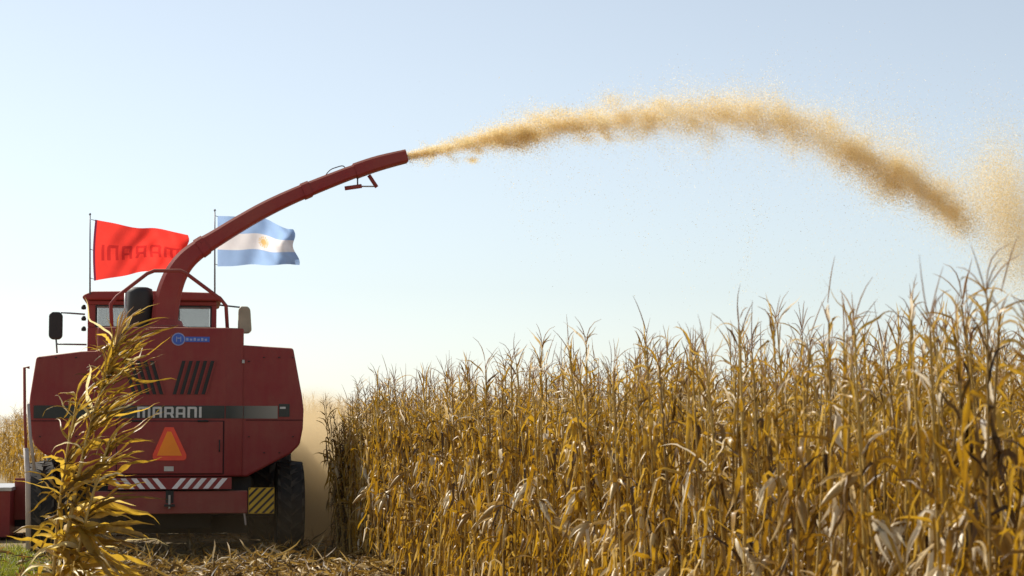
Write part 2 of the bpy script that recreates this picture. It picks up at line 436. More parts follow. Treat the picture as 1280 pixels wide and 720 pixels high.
def corn_plant(rg, seg=9, hi=True, H=1.72, nleaf=None, wind=None, lean=(0, 0), Lmul=1.0):
    """parts of one dry maize plant: stalk, foliage, ear, tassel -> dict of (V,Q,T)"""
    bend = np.array([rg.normal(0, 0.05) + lean[0], rg.normal(0, 0.05) + lean[1]])
    def axis(z):
        z = np.asarray(z, float); q = (z / H) ** 1.6
        return np.stack([bend[0] * q, bend[1] * q, z], -1)
    out = {}
    zs = np.linspace(0, H, 13 if hi else 6)
    rad = 0.0105 - 0.0065 * zs / H
    if hi: rad = rad * (1 + 0.16 * (np.arange(13) % 2))
    A = Acc(); A.add(*tube_np(axis(zs), rad, 6 if hi else 4), rg.uniform(0.1, 0.9)); out['stalk'] = A.out()
    A = Acc()
    n = nleaf or int(rg.integers(33, 41))
    az = rg.uniform(0, 6.28)
    for k in range(n):
        q = k / (n - 1)
        z = 0.12 * H + (0.99 * H - 0.12 * H) * q
        az += math.pi + rg.normal(0, 0.45)
        top = q > 0.80
        u = rg.random()
        kink = 0.0
        if top:
            th0, th1 = rg.uniform(0.05, 0.6), rg.uniform(0.5, 3.0)
            L, W = rg.uniform(0.12, 0.30), rg.uniform(0.008, 0.020)
        elif u < 0.72:      # withered, broken near the stalk and hanging
            th0, th1 = rg.uniform(0.3, 1.0), rg.uniform(2.75, 3.12)
            L, W = rg.uniform(0.20, 0.48), rg.uniform(0.017, 0.040); kink = 1.0
        elif u < 0.84:
            th0, th1 = rg.uniform(0.4, 0.9), rg.uniform(1.5, 2.9)
            L, W = rg.uniform(0.16, 0.40), rg.uniform(0.014, 0.034)
        else:
            th0, th1 = rg.uniform(0.12, 0.5), rg.uniform(0.3, 1.3)
            L, W = rg.uniform(0.14, 0.32), rg.uniform(0.010, 0.024)
        L = min(L * Lmul, 0.85)
        if L > z + 0.25: L = z + 0.2
        A.add(*leaf_np(axis(z), az, th0, th1, L * .95, W * .86, seg, rg.normal(0, 0.6), rg.normal(0, 2.6), kink, rg, wind=wind), min(1.0, tint_draw(rg) + max(0.0, q - 0.6) * 0.40))
    out['foliage'] = A.out()
    A = Acc()
    if rg.random() < 0.8:
        z = rg.uniform(0.60, 1.20); a = rg.uniform(0, 6.28); th = rg.uniform(1.9, 3.0)
        d = np.array([math.sin(th) * math.cos(a), math.sin(th) * math.sin(a), math.cos(th)])
        s = np.linspace(0, 1, 7 if hi else 5); Ln = rg.uniform(0.15, 0.20)
        prof = np.interp(s, [0, .12, .35, .6, .85, 1], [0.010, 0.020, 0.024, 0.021, 0.011, 0.003])
        P = axis(z) + d * 0.02 + s[:, None] * d * Ln + np.outer(s ** 2, [0, 0, -0.04])
        t = rg.uniform(0.2, 1.0)
        A.add(*tube_np(P, prof, 8 if hi else 5), t)
        for k in range(3):
            A.add(*leaf_np(axis(z), a + rg.normal(0, 0.5), th * 0.7, min(3.0, th + 0.5), Ln * rg.uniform(0.9, 1.4), 0.026, max(4, seg // 2), rg.normal(0, 1), rg.normal(0, 1), 0, rg), min(1, t + rg.uniform(-.2, .2)))
    if A.n: out['ear'] = A.out()
    A = Acc()
    tip = axis(H)
    t = rg.uniform(0.0, 1.0)
    m = int(rg.choice([0, 1, 2, 2, 3, 4, 5]))
    for k in range(m + 1):
        a = rg.uniform(0, 6.28)
        th0, th1, L = (rg.uniform(0, .35), rg.uniform(-0.4, 1.2), rg.uniform(.06, .30)) if k == 0 else (rg.uniform(.1, .7), rg.uniform(.3, 2.4), rg.uniform(.07, .22))
        s = np.linspace(0, 1, 5 if hi else 4); th = th0 + (th1 - th0) * s ** 1.5
        d = np.stack([np.sin(th) * math.cos(a), np.sin(th) * math.sin(a), np.cos(th)], 1)
        if wind is not None: d = d + np.outer(s, wind) * 0.6
        st = tip - (axis(H) - axis(H - 0.1)) * (0 if k == 0 else rg.uniform(0, 1.0)) + np.array([0, 0, 0.0 if k == 0 else 0.08])
        P = np.vstack([np.zeros(3), np.cumsum(d[:-1] * L / (len(s) - 1), 0)]) + st
        A.add(*tube_np(P, np.interp(s, [0, .15, .6, 1], [.0022, .0032, .0028, .0008]), 3), min(1, max(0, t + rg.normal(0, .12))))
    out['tassel'] = A.out()
    return out
PART_MAT = {'stalk': 'stalk', 'foliage': 'leaf', 'ear': 'husk', 'tassel': 'tassel'}

# rows run away from the camera, a little to the left
VP = (56 - CX) / F_PX
U = np.array([VP, 1.0]); U /= np.linalg.norm(U)
NRM = np.array([U[1], -U[0]])              # into the field (to the right)
EDGE0 = np.array([-2.06, 24.2])            # far corner of the cut edge, beside the harvester
ROW = 0.62

cands = []
rg = np.random.default_rng(11)
for row in range(0, 19):
    s = -20.5
    while s < 34:
        s += rg.uniform(0.085, 0.16) * (1 if row < 9 else 1.7)
        p = EDGE0 + U * s + NRM * (row * ROW + rg.normal(0, 0.05)) 
        if row == 0 and (rg.random() < 0.05 or s > 0.3): continue
        if row == 1 and s > 1.2: continue
        px = px_of(p[0], p[1])
        if p[1] < 4.5 or px > 1760 or px < -100: continue
        cands.append((row, p[0], p[1], px))
front = sorted([c for c in cands if c[0] < 3 and c[2] < 24.9 and -80 < c[3] < 1330], key=lambda c: c[0] * 4.5 + c[2])[:300]
fset = {(c[1], c[2]) for c in front}
rest = [c for c in cands if (c[1], c[2]) not in fset]
# standing corn ahead of the machine and over to the left
for D in np.arange(33.5, 75, 0.7):
    x0 = (-90 - CX) / F_PX * D
    xe = EDGE0[0] + (D - EDGE0[1]) * VP + 0.6
    x = x0
    while x < xe:
        x += rg.uniform(0.18, 0.34)
        px = px_of(x, D)
        if D < 36 + max(0, 34 - px) * 0.9 + rg.normal(0, 1.0): continue
        if D > 46 and px > 60: continue
        rest.append((9, x, D, px))

for _ in range(70):  # extra plants at the cut corner, coloured darker for the shade there
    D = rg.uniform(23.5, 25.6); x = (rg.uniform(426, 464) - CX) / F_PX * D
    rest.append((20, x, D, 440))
NV = 14
protos = []
GROUP = 'dry corn stalks in the front rows of the standing field'
LABEL = 'dry golden corn stalk in the dense front rows along the cut edge of the field'
hi_rg = [np.random.default_rng(100 + k) for k in range(NV)]
for k in range(NV):
    parts = corn_plant(hi_rg[k], seg=9, hi=True, H=1.69 + 0.055 * (k % 4))
    protos.append({nm: mesh_np(nm, V, Q, M[PART_MAT[nm]], T) for nm, (V, Q, T) in parts.items()})
first = {}
rg = np.random.default_rng(5)
for i, (row, x, y, px) in enumerate(front):
    k = int(rg.integers(0, NV)) if i >= NV else i
    sc_ = rg.uniform(0.93, 1.09) * float(np.interp(y, [7, 16, 25], [1.015, 1.02, .96]))
    if k not in first:
        root = empty('corn_stalk')
        kids = [link_mesh(nm, me, root) for nm, me in protos[k].items()]
        tag(root, LABEL, 'corn plant', GROUP)
        first[k] = (root, kids)
    else:
        src, skids = first[k]
        root = src.copy(); COL.objects.link(root)
        for ch in skids:
            c = ch.copy(); COL.objects.link(c); c.parent = root
    root.location = (x, y, 0)
    root.rotation_euler = (rg.normal(0, 0.05), rg.normal(0.02, 0.05), rg.uniform(0, 6.28))
    root.scale = (sc_ * rg.uniform(0.9, 1.1), sc_ * rg.uniform(0.9, 1.1), sc_)

# everything behind the front rows: one mass
LV = 16
lows = [corn_plant(np.random.default_rng(300 + k), seg=6, hi=False, H=1.69 + 0.055 * (k % 4)) for k in range(LV)]
order = ['stalk', 'foliage', 'ear', 'tassel']
Vs, Qs, Ts, Ms, n0 = [], [], [], [], 0
for (row, x, y, px) in rest:
    pl = lows[int(rg.integers(0, LV))]
    a = rg.uniform(0, 6.28); sc_ = rg.uniform(0.92, 1.10) * float(np.interp(y, [7, 16, 25], [1.015, 1.02, .96]))
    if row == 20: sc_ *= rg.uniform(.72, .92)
    ca, sa = math.cos(a) * sc_, math.sin(a) * sc_
    lx, ly = rg.normal(0, 0.05), rg.normal(0, 0.05)
    dt = rg.uniform(-0.12, 0.12) - (0.30 if row == 20 else 0)  # corner plants' tint lowered to paint in the harvester's shadow
    for mi, nm in enumerate(order):
        if nm not in pl: continue
        V, Q, T = pl[nm]
        W = np.empty_like(V)
        W[:, 0] = V[:, 0] * ca - V[:, 1] * sa + lx * V[:, 2] + x
        W[:, 1] = V[:, 0] * sa + V[:, 1] * ca + ly * V[:, 2] + y
        W[:, 2] = V[:, 2] * sc_
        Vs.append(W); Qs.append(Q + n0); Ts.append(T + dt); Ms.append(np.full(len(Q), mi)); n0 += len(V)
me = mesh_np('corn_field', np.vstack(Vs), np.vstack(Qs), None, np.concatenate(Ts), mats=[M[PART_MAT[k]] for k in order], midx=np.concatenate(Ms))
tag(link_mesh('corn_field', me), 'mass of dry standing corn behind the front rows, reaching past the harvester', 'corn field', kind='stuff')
print('corn: front', len(front), 'rest', len(rest), 'verts', n0)

# ------------------------------------------------------------------ lone plant in front of the harvester
def lone_plant():
    D = 15.0
    b = at(72, 720, D); base = Vector((b.x, D, 0))
    top = at(143, 432, D)
    root = empty('corn_stalk', base)
    rgp = np.random.default_rng(42)
    H = top.z; lean = np.array([top.x - base.x, 0.05])
    def axis(z):
        q = (np.asarray(z, float) / H); return np.stack([lean[0] * (0.35 * q + 0.65 * q ** 2.2), lean[1] * q, np.asarray(z, float)], -1)
    zs = np.linspace(0, H, 15)
    A = Acc(); A.add(*tube_np(axis(zs), (0.021 - 0.012 * zs / H) * (1 + 0.15 * (np.arange(15) % 2)), 8), 0.55)
    # thinner shoots from the same root
    offs = [np.zeros(3), np.array([-.16, .06, 0]), np.array([.20, -.05, 0])]
    tops = [1.0, .80, .66]
    def axis_s(k, z): return axis(z) + np.multiply.outer(np.asarray(z, float) / H, offs[k]) + offs[k] * .25
    for k in (1, 2):
        z2 = np.linspace(0, H * tops[k], 12)
        A.add(*tube_np(axis_s(k, z2), 0.016 - 0.010 * z2 / H, 7), 0.3 + .2 * k)
    V, Q, T = A.out(); link_mesh('stalk', mesh_np('stalk', V, Q, M['stalk'], T), root)
    A = Acc()
    NL = 280
    for k in range(NL):
        q = (k / (NL - 1)) ** 0.9
        z = H * (0.10 + 0.90 * q)
        left = rgp.random() < 0.33
        az = (math.pi if left else 0.0) + rgp.normal(0, 0.75)
        if q > 0.5:       # upper leaves stream up and to the right
            th0, th1 = rgp.uniform(0.15, 0.8), rgp.uniform(0.8, 1.75)
            L, W = rgp.uniform(0.30, 0.66), rgp.uniform(0.012, 0.030)
            wind = np.array([0.35, 0, 0.10])
        elif q > 0.28:
            th0, th1 = rgp.uniform(0.4, 1.1), rgp.uniform(1.3, 2.1)
            L, W = rgp.uniform(0.38, 0.75), rgp.uniform(0.022, 0.050)
            wind = np.array([0.35, 0, -0.05])
        else:
            th0, th1 = rgp.uniform(0.5, 1.2), rgp.uniform(1.8, 2.4)
            L, W = rgp.uniform(0.45, 0.90), rgp.uniform(0.034, 0.074)
            wind = np.array([0.30, 0, -0.15])
        if left: wind = np.array([0.0, 0, -.1]); L *= 0.55; th1 = rgp.uniform(1.4, 2.8)
        sk = int(rgp.integers(0, 3))
        if z > H * tops[sk]: sk = 0
        bs = axis_s(sk, z)
        A.add(*leaf_np(bs, az, th0, th1, L, W, 12, rgp.normal(math.pi / 2 if rgp.random() < .6 else 0, .5), rgp.normal(0, 1.2), float(rgp.random() < .35), rgp, wind=wind, crumple=0.3), min(1.0, tint_draw(rgp) + 0.10))
    V, Q, T = A.out(); link_mesh('foliage', mesh_np('foliage', V, Q, M['leaf_pale'], T), root)
    A = Acc()
    for k in range(9):
        th0, L = rgp.uniform(0, .5), rgp.uniform(.2, .36)
        s = np.linspace(0, 1, 6); th = th0 + 0.9 * s ** 1.5; a = rgp.normal(0, 0.7)
        d = np.stack([np.sin(th) * math.cos(a) , np.sin(th) * math.sin(a), np.cos(th)], 1)
        P = np.vstack([np.zeros(3), np.cumsum(d[:-1] * L / 5, 0)]) + axis(H)
        A.add(*tube_np(P, np.interp(s, [0, .2, .7, 1], [.004, .007, .006, .002]), 4), rgp.uniform(.3, 1))
    V, Q, T = A.out(); link_mesh('tassel', mesh_np('tassel', V, Q, M['tassel'], T), root)
    tag(root, 'lone wind-blown corn stalk standing apart in front of the red harvester', 'corn plant')
lone_plant()

# ------------------------------------------------------------------ harvester frame of reference
D0 = 23.0
YAW = R(9.5)
ho = at(212, 540, D0)
HO = Vector((ho.x, D0, 0))
Rz = Matrix.Rotation(YAW, 3, 'Z'); Rzi = Rz.inverted()
HC = Rzi @ (Vector((0, 0, CAM_Z)) - HO)         # camera in harvester coordinates
def L(px, py, y=0.0):
    """harvester-local (x, z) where the sight line of a photo point meets the plane local y"""
    d = Rzi @ ray(px, py)
    p = HC + d * ((y - HC.y) / d.y)
    return (p.x, p.z)
def LX(px, y=0.0): return L(px, 540, y)[0]
def LZ(py, y=0.0): return L(212, py, y)[1]
def to_world(p): return Rz @ Vector(p) + HO

hv = empty('forage_harvester', HO, YAW)
tag(hv, 'dusty red self-propelled forage harvester seen from behind, blowing chaff from its spout', 'harvester')

# body: wide wings with sloping flanks
half = [(303, 431), (367, 435), (378, 495), (380, 512), (379, 535), (375, 556), (364, 567), (309, 596), (212, 596)]
poly = [L(*p) for p in half]
left = [(101, 439), (45, 446), (37, 495), (35.5, 512), (36.5, 535), (42, 556), (54, 567), (112, 596)]
poly = [L(*p) for p in reversed(left)][::1] + [L(212, 439)] + poly
# order: bottom-left round over the top to bottom-right
bl = [L(*p, 0.06) for p in reversed(left)]
br = [L(*p, 0.06) for p in half[:-1]]
b = MB(); b.prism(bl + br, 0.10, 3.1, M['red'])
body = b.build('body', hv, bevel=0.025)
# flat flange seam on each wing and the small plate on the right one
b = MB(); x0, z0 = L(348.5, 521, 0.097); x1, z1 = L(362, 505, 0.097)
b.box(x0, x1, 0.094, 0.10, z0, z1, M['stripe_dark'])
xa, za = L(350, 511, 0.09); xb, zb = L(357, 508.5, 0.09)
b.box(xa, xb, 0.091, 0.0938, za, zb, M['grey_letter'])
b.build('nameplate', body)
b = MB(); xh, zh = L(303.5, 452, 0.09); b.box(xh - .01, xh + .02, 0.06, 0.10, zh - .02, zh + .02, M['steel']); b.build('latch', body)

b = MB()
for (pa, pb) in (((305, 525), (380, 526)), ((36, 526), (118, 525))):
    xa, za = L(*pa, .097); xb, zb3 = L(*pb, .097)
    b.box(xa + .02, xb - .02, .0935, .101, za - .005, za + .004, M['seam'])
for px in (311, 330, 349, 366, 50, 70, 95):
    for py in (441 if 311 < px < 367 or px < 96 else 446, 560 if px in (330, 349, 70) else 540):
        xa, za = L(px, py + 6, .095); b.lathe([(0, -.004), (.011, -.004), (.011, .006)], M['black'], 8, 'z', (xa, .094, za))
b.build('panel_seam', body)
# engine hood column with chamfered corners
xl1, xl0, xr0, xr1 = LX(121, .3), LX(143), LX(281), LX(303, .3)
zt, zb_ = LZ(409), LZ(596)
plan = [(xl0, 0), (xr0, 0), (xr1, 0.085), (xr1, 2.1), (xl1, 2.1), (xl1, 0.085)]
b = MB(); b.prism(plan, zb_, zt, M['red'], axis='z')
hood = b.build('hood', hv, bevel=0.02)
def vent(px_list, lean):
    v = MB()
    for px in px_list:
        xt, ztp = L(px + lean, 451); xb2, zbt = L(px - lean, 493)
        w = 0.030
        v.prism([(xb2 - w, zbt), (xb2 + w * .35, zbt), (xt + w * .35, ztp), (xt - w, ztp)], -0.004, 0.01, M['black'])
        v.prism([(xb2 + w * .40, zbt), (xb2 + w, zbt), (xt + w, ztp), (xt + w * .40, ztp)], -0.022, 0.01, M['red'])
    return v.build('vent', hood)
vent([163, 171.5, 180, 188.5, 197], -6)
vent([225, 234, 243, 252, 261], 6)
# blue round emblem with a faded blue word-plate
b = MB()
cx_, cz_ = L(223, 424)
for (r, y1, mt) in ((0.078, -0.006, 'pale_blue'), (0.066, -0.010, 'blue')):
    b.prism([(cx_ + r * math.cos(a), cz_ + r * .95 * math.sin(a)) for a in np.linspace(0, 2 * math.pi, 28, endpoint=False)], y1, 0.004, M[mt])
for dx in (-.026, .022): b.box(cx_ + dx, cx_ + dx + .01, -.0125, -.009, cz_ - .03, cz_ + .03, M['pale_blue'])
b.box(cx_ - .012, cx_ + .02, -.0125, -.009, cz_ + .005, cz_ + .018, M['pale_blue'])
x1, z1 = L(262, 428.5); xs, z2 = L(231.5, 420)
b.box(xs, x1, -.004, .004, z1 + .008, z2 - .008, M['blue'])
for k in range(6):
    w_ = (x1 - xs) / 6.6; xx = xs + .012 + k * w_
    b.box(xx, xx + w_ * .62, -.0065, -.003, z1 + .022, z2 - .022 - (0.008 if k % 2 else 0), M['pale_blue'])
b.build('emblem', hood)

# dark stripe that wraps round the chamfers and fades to grey on the right wing
zs0, zs1 = LZ(523), LZ(507)
def chamfer_strip(mb, xa, ya, xb, yb, z0, z1, off, mat):
    n = Vector((yb - ya, -(xb - xa), 0)).normalized()
    if n.y > 0: n = -n
    o_ = n * off
    pl = [(xa + o_.x, ya + o_.y), (xb + o_.x, yb + o_.y), (xb - o_.x * .3, yb - o_.y * .3), (xa - o_.x * .3, ya - o_.y * .3)]
    mb.prism(pl, z0, z1, mat, axis='z')
b = MB()
b.box(xl0 + .004, xr0 - .004, -.005, .004, zs0, zs1, M['stripe_dark'])
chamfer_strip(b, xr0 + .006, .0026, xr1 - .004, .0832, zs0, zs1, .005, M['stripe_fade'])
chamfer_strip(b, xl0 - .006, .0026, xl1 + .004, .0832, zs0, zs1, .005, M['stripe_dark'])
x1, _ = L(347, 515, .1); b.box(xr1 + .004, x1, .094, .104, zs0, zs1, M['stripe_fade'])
x1, _ = L(42, 515, .1); b.box(x1, xl1 - .004, .094, .104, zs0, zs1, M['stripe_dark'])
b.build('stripe', hood)

# lettering
def letter(c):
    t = .22
    if c == 'M': return 1.16, [[(0, 0), (t, 0), (t, .8), (0, .8)], [(.47, 0), (.69, 0), (.69, .8), (.47, .8)], [(.94, 0), (1.16, 0), (1.16, .8), (.94, .8)], [(0, .8), (1.16, .8), (1.16, .9), (1.06, 1), (0, 1)]]
    if c == 'A': return .84, [[(0, 0), (t, 0), (t, .8), (0, .8)], [(.62, 0), (.84, 0), (.84, .8), (.62, .8)], [(t, .28), (.62, .28), (.62, .46), (t, .46)], [(0, .8), (.84, .8), (.84, .9), (.74, 1), (.1, 1), (0, .9)]]
    if c == 'R': return .84, [[(0, 0), (t, 0), (t, .8), (0, .8)], [(.62, .48), (.84, .55), (.84, .8), (.62, .8)], [(t, .30), (.74, .30), (.84, .40), (.84, .55), (.62, .48), (t, .48)], [(.52, .3), (.66, 0), (.90, 0), (.74, .3)], [(0, .8), (.84, .8), (.84, .9), (.74, 1), (0, 1)]]
    if c == 'N': return .84, [[(0, 0), (t, 0), (t, .8), (0, .8)], [(.62, 0), (.84, 0), (.84, .8), (.62, .8)], [(0, .8), (.84, .8), (.84, .9), (.74, 1), (0, 1)]]
    return t, [[(0, 0), (t, 0), (t, 1), (0, 1)]]
def word_polys(word, gap=.20):
    x, out = 0, []
    for c in word:
        w, ps = letter(c)
        out += [[(px + x, py) for px, py in p] for p in ps]; x += w + gap
    return x - gap, out
wt, ps = word_polys('MARANI')
xa, za = L(171.5, 522, -.005); xb, zb2 = L(252, 508.5, -.005)
b = MB()
for p in ps: b.prism([(xa + q[0] / wt * (xb - xa), za + q[1] * (zb2 - za)) for q in p], -.009, -.004, M['grey_letter'])
b.build('lettering', hood)

# lower hatch, triangle, small plate
xh0, zh0 = L(146, 592); xh1, zh1 = L(280, 527)
b = MB(); b.box(xh0 - .012, xh1 + .006, -.004, .003, zh0 - .015, zh1 + .012, M['seam']); b.box(xh0, xh1 - .012, -.020, .003, zh0, zh1, M['red'])
hatch = b.build('rear_hatch', hv, bevel=0.006)
for fx in (.18, .80):
    b = MB(); xq = xh0 + (xh1 - xh0) * fx
    b.tube([(xq - .06, -.026, zh1 + .006), (xq + .06, -.026, zh1 + .006)], .012, M['black'], 8); b.build('hinge', hatch)
b = MB(); b.tube([(xh1 - .05, -.03, zh0 + .25), (xh1 - .05, -.05, zh0 + .27), (xh1 - .05, -.05, zh0 + .36), (xh1 - .05, -.03, zh0 + .38)], .008, M['black'], 6); b.build('handle', hatch)
b = MB()
def tri(pts, y0, y1, mat): b.prism([L(*p, -.02) for p in pts], y0, y1, mat)
tri([(206, 534), (217, 534), (233, 568), (233, 573), (230, 575.5), (194, 575.5), (191, 573), (191, 568)], -.028, -.0195, M['orange_red'])
tri([(209, 539.5), (214, 539.5), (227.5, 569.5), (196, 569.5)], -.032, -.027, M['orange'])
b.build('warning_triangle', hv)
x0, z0 = L(205, 589, -.02); x1, z1 = L(217, 583, -.02)
b = MB(); b.box(x0, x1, -.026, -.0195, z0, z1, M['steel']); b.build('lock', hatch)

# striped bar
x0, z0 = L(135, 612, -.1); x1, z1 = L(289.5, 597, -.1)
b = MB(); b.box(x0, x1, -.10, .10, z0, z1, M['red'])
xm = LX(212, -.1); sw, pit = .062, .118; hgt = z1 - z0
def par(xs, ln): return [(xs, z0 + .006), (xs + sw, z0 + .006), (xs + sw + ln, z1 - .006), (xs + ln, z1 - .006)]
k = 0
while xm + .03 + k * pit + sw + .10 < x1:
    b.prism(par(xm + .03 + k * pit, .10), -.104, -.099, M['white'])
    xs = xm - .03 - k * pit - sw - 0.0
    if xs - .10 > x0: b.prism([(xs, z0 + .006), (xs + sw, z0 + .006), (xs + sw - .10, z1 - .006), (xs - .10, z1 - .006)], -.104, -.099, M['white'])
    k += 1
b.build('striped_bar', hv)
# rear beam with hitch
x0, z0 = L(114, 643, -.06); x1, z1 = L(309.5, 613.5, -.06)
b = MB(); b.box(x0, x1, -.06, .16, z0, z1, M['red_dusty'])
bumper = b.build('bumper', hv, bevel=0.012)
b = MB(); xc, zc = L(212, 621, -.06)
b.box(xc - .045, xc + .045, -.066, -.05, zc - .07, zc + .07, M['black'])
b.box(xc - .06, xc + .06, -.14, -.067, zc - .11, zc - .085, M['black']); b.tube([(xc, -.115, zc - .13), (xc, -.115, zc + .02)], .014, M['steel'], 8)
b.build('hitch', bumper)
# yellow and black hazard board
x0, z0 = L(310.5, 642, -.05); x1, z1 = L(343, 609.5, -.05)
b = MB(); b.box(x0, x1, -.05, -.035, z0, z1, M['yellow'])
def clip_stripe(c, w, x0, x1, z0, z1):
    """band between lines z-x=c and z-x=c+w clipped to the board"""
    pts = [(x0, z0), (x1, z0), (x1, z1), (x0, z1)]
    def clip(ps, f):
        out = []
        for i in range(len(ps)):
            p, q = ps[i], ps[(i + 1) % len(ps)]; a, d = f(p), f(q)
            if a >= 0: out.append(p)
            if a * d < 0: t = a / (a - d); out.append((p[0] + (q[0] - p[0]) * t, p[1] + (q[1] - p[1]) * t))
        return out
    pts = clip(pts, lambda p: (p[1] - p[0]) - c)
    return clip(pts, lambda p: c + w - (p[1] - p[0])) if len(pts) > 2 else []
cmin = z0 - x1
for k in range(8):
    p = clip_stripe(cmin + .03 + k * .088, .034, x0 + .004, x1 - .004, z0 + .004, z1 - .004)
    if len(p) > 2: b.prism(p, -.053, -.049, M['black'])
b.box(x0 - .02, x0 + .08, -.034, .1, (z0 + z1) / 2 - .03, (z0 + z1) / 2 + .03, M['black'])
b.build('hazard_board', hv)

# chassis and axle
b = MB()
b.box(-.95, .95, .35, 3.0, .55, zb_ - .006, M['black'])
b.box(-1.25, 1.25, .8, 1.0, .45, .62, M['black'])
b.box(-1.2, 1.2, 3.25, 3.65, .6, 1.1, M['black'])
b.box(-.98, .98, 2.2, 3.2, .18, .545, M['black'])
b.box(-.5, .5, .9, 2.19, .30, .5, M['black'])
b.tube([(-.5, .3, .62), (-.48, .28, .4), (-.46, .3, .25)], .03, M['black'], 8)
b.tube([(.85, -.03, .60), (.88, -.03, .38)], .012, M['pale_rail'], 6)
b.build('chassis', hv)

# wheels
def wheel(x, y, rad, wid, rimr, lugs, s):
    tw = wid / 2
    b = MB()
    prof = [(rimr, -tw * .85), (rimr + .06, -tw), (rad * .82, -tw * 1.0), (rad * .90, -tw * .93), (rad * .955, -tw * .74), (rad * .97, 0), (rad * .955, tw * .74), (rad * .90, tw * .93), (rad * .82, tw * 1.0), (rimr + .06, tw), (rimr, tw * .85), (rimr, -tw * .85)]
    b.lathe(prof, M['rubber'], 40, 'x', (x, y, rad))
    for k in range(lugs):
        for sd in (-1, 1):
            a = 2 * math.pi * (k + (.5 if sd > 0 else 0)) / lugs
            da = 0.9 * 2 * math.pi / lugs
            xo, xi = sd * tw * .93, sd * tw * -.05
            w_ = .28 * 2 * math.pi / lugs
            def P(xx, aa, rr): return (x + xx, y + rr * math.cos(aa), rad + rr * math.sin(aa))
            v = []
            for rr in (rad * .93, rad):
                v += [P(xo, a - w_, rr * (.95 if rr == rad else .94)), P(xo, a + w_, rr * (.95 if rr == rad else .94)), P(xi, a + da + w_ * .7, rr), P(xi, a + da - w_ * .7, rr)]
            b.add(v, [(0, 1, 2, 3), (4, 7, 6, 5), (0, 4, 5, 1), (1, 5, 6, 2), (2, 6, 7, 3), (3, 7, 4, 0)], M['rubber_dusty'])
    wh = b.build('wheel', hv)
    b = MB()
    b.lathe([(rimr - .001, -tw * .86), (rimr * .93, -tw * .5), (rimr * .9, 0), (rimr * .5, s * tw * .35), (.06, s * tw * .4), (.0, s * tw * .4)], M['rim'], 28, 'x', (x, y, rad))
    b.lathe([(rimr - .001, tw * .86), (rimr * .93, tw * .5), (rimr * .9, .001)], M['rim'], 28, 'x', (x, y, rad))
    b.build('rim', wh, smooth=True)
wheel(LX(362.5, .75), .85, .56, .33, .29, 20, 1)
wheel(LX(55, .75), .85, .56, .33, .29, 20, -1)
wheel(1.28, 3.45, .82, .55, .42, 22, 1)
wheel(-1.28, 3.45, .82, .55, .42, 22, -1)

# side rail and ladder on the left
b = MB()
y_ = .02
p = [(37, 459.5), (30.5, 459.5), (31, 520), (32.5, 560), (35, 600), (35.5, 690)]
P3 = [(L(*q, y_)[0], y_, L(*q, y_)[1]) for q in p]
b.tube(P3[:4], .017, M['red_dusty'], 8)
b.tube([P3[3], P3[4], (P3[5][0], y_, .12)], .030, M['pale_rail'], 8)
xx, zz = L(41, 590, y_)
b.tube([(P3[2][0] + .035, y_ + .01, LZ(505)), (L(34.5, 545, y_)[0] + .03, y_ + .01, LZ(545)), (L(43, 590, y_)[0], y_ + .02, LZ(588))], .018, M['pale_rail'], 8)
for z in (.30, .58): b.tube([(P3[5][0] - .02, y_, z), (P3[5][0] - .02, .5, z)], .014, M['steel'], 6)
b.build('side_rail', hv, smooth=True)

# hoop rail over the hood
y_ = .35
p = [(140, 416), (138.5, 380), (146, 371), (184, 342), (193, 338.5), (226, 338.5), (233, 342), (276, 374), (282.5, 382), (284.5, 416)]
b = MB(); b.tube([(L(*q, y_)[0], y_, L(*q, y_)[1]) for q in p], .023, M['red'], 10); b.build('guard_rail', hv, smooth=True)

# air intake on the hood
y_ = .9; xa, z0 = L(158, 412, y_); xb, z1 = L(191.5, 359.5, y_); r = (xb - xa) / 2; xc = (xa + xb) / 2
b = MB(); b.lathe([(r * .85, z0 - .1), (r * .9, z0 + .08), (r * .98, z0 + .1), (r, z1 - .07), (r * .92, z1 - .02), (r * .6, z1), (0, z1 + .006)], M['black'], 28, 'z', (xc, y_, 0))
b.build('air_intake', hv, smooth=True)
b = MB(); x_, z1 = L(157, 364, .55); _, z0 = L(157, 412, .55); b.tube([(x_, .55, z0 - .02), (x_, .55, z1)], .014, M['steel'], 8); b.build('exhaust_pipe', hv, smooth=True)

# cab
y0, y1 = 2.25, 3.75
xa, zr = L(105, 366, y0); xb, _ = L(276, 366, y0); zc0 = zt - .25
_, zw1 = L(0, 379.5, y0); _, zw0 = L(0, 408, y0); _, zroof = L(0, 374, y0)
wl0, wl1, wr0, wr1 = LX(117, y0), LX(160, y0), LX(221, y0), LX(263, y0)
b = MB()
xi0, xi1 = xa + .05, xb - .05
xm0, xm1 = wl1, wr0
for (p, q) in ((xi0, wl0), (wl1, wr0), (wr1, xi1)): b.box(p, q, y0, y0 + .06, zw0, zw1, M['red_spout'])
b.box(xi0, xi1, y0, y0 + .06, zc0, zw0, M['red_spout']); b.box(xi0, xi1, y0, y0 + .06, zw1, zroof, M['red_spout'])
for x_ in (xi0, xi1 - .06): 
    b.box(x_, x_ + .06, y0 + .06, y0 + .14, zc0, zroof, M['red_spout']); b.box(x_, x_ + .06, y1 - .08, y1, zc0, zroof, M['red_spout'])
    b.box(x_, x_ + .06, y0 + .14, y1 - .08, zc0, zw0 - .2, M['red_spout'])
b.box(xi0 + .06, xi1 - .06, y1 - .06, y1, zc0, zw0 - .25, M['red_spout'])
b.box(xi0 + .06, xi1 - .06, y0 + .06, y1 - .06, zc0, zc0 + .06, M['black'])
cab = b.build('cab', hv, bevel=0.012)
b = MB()
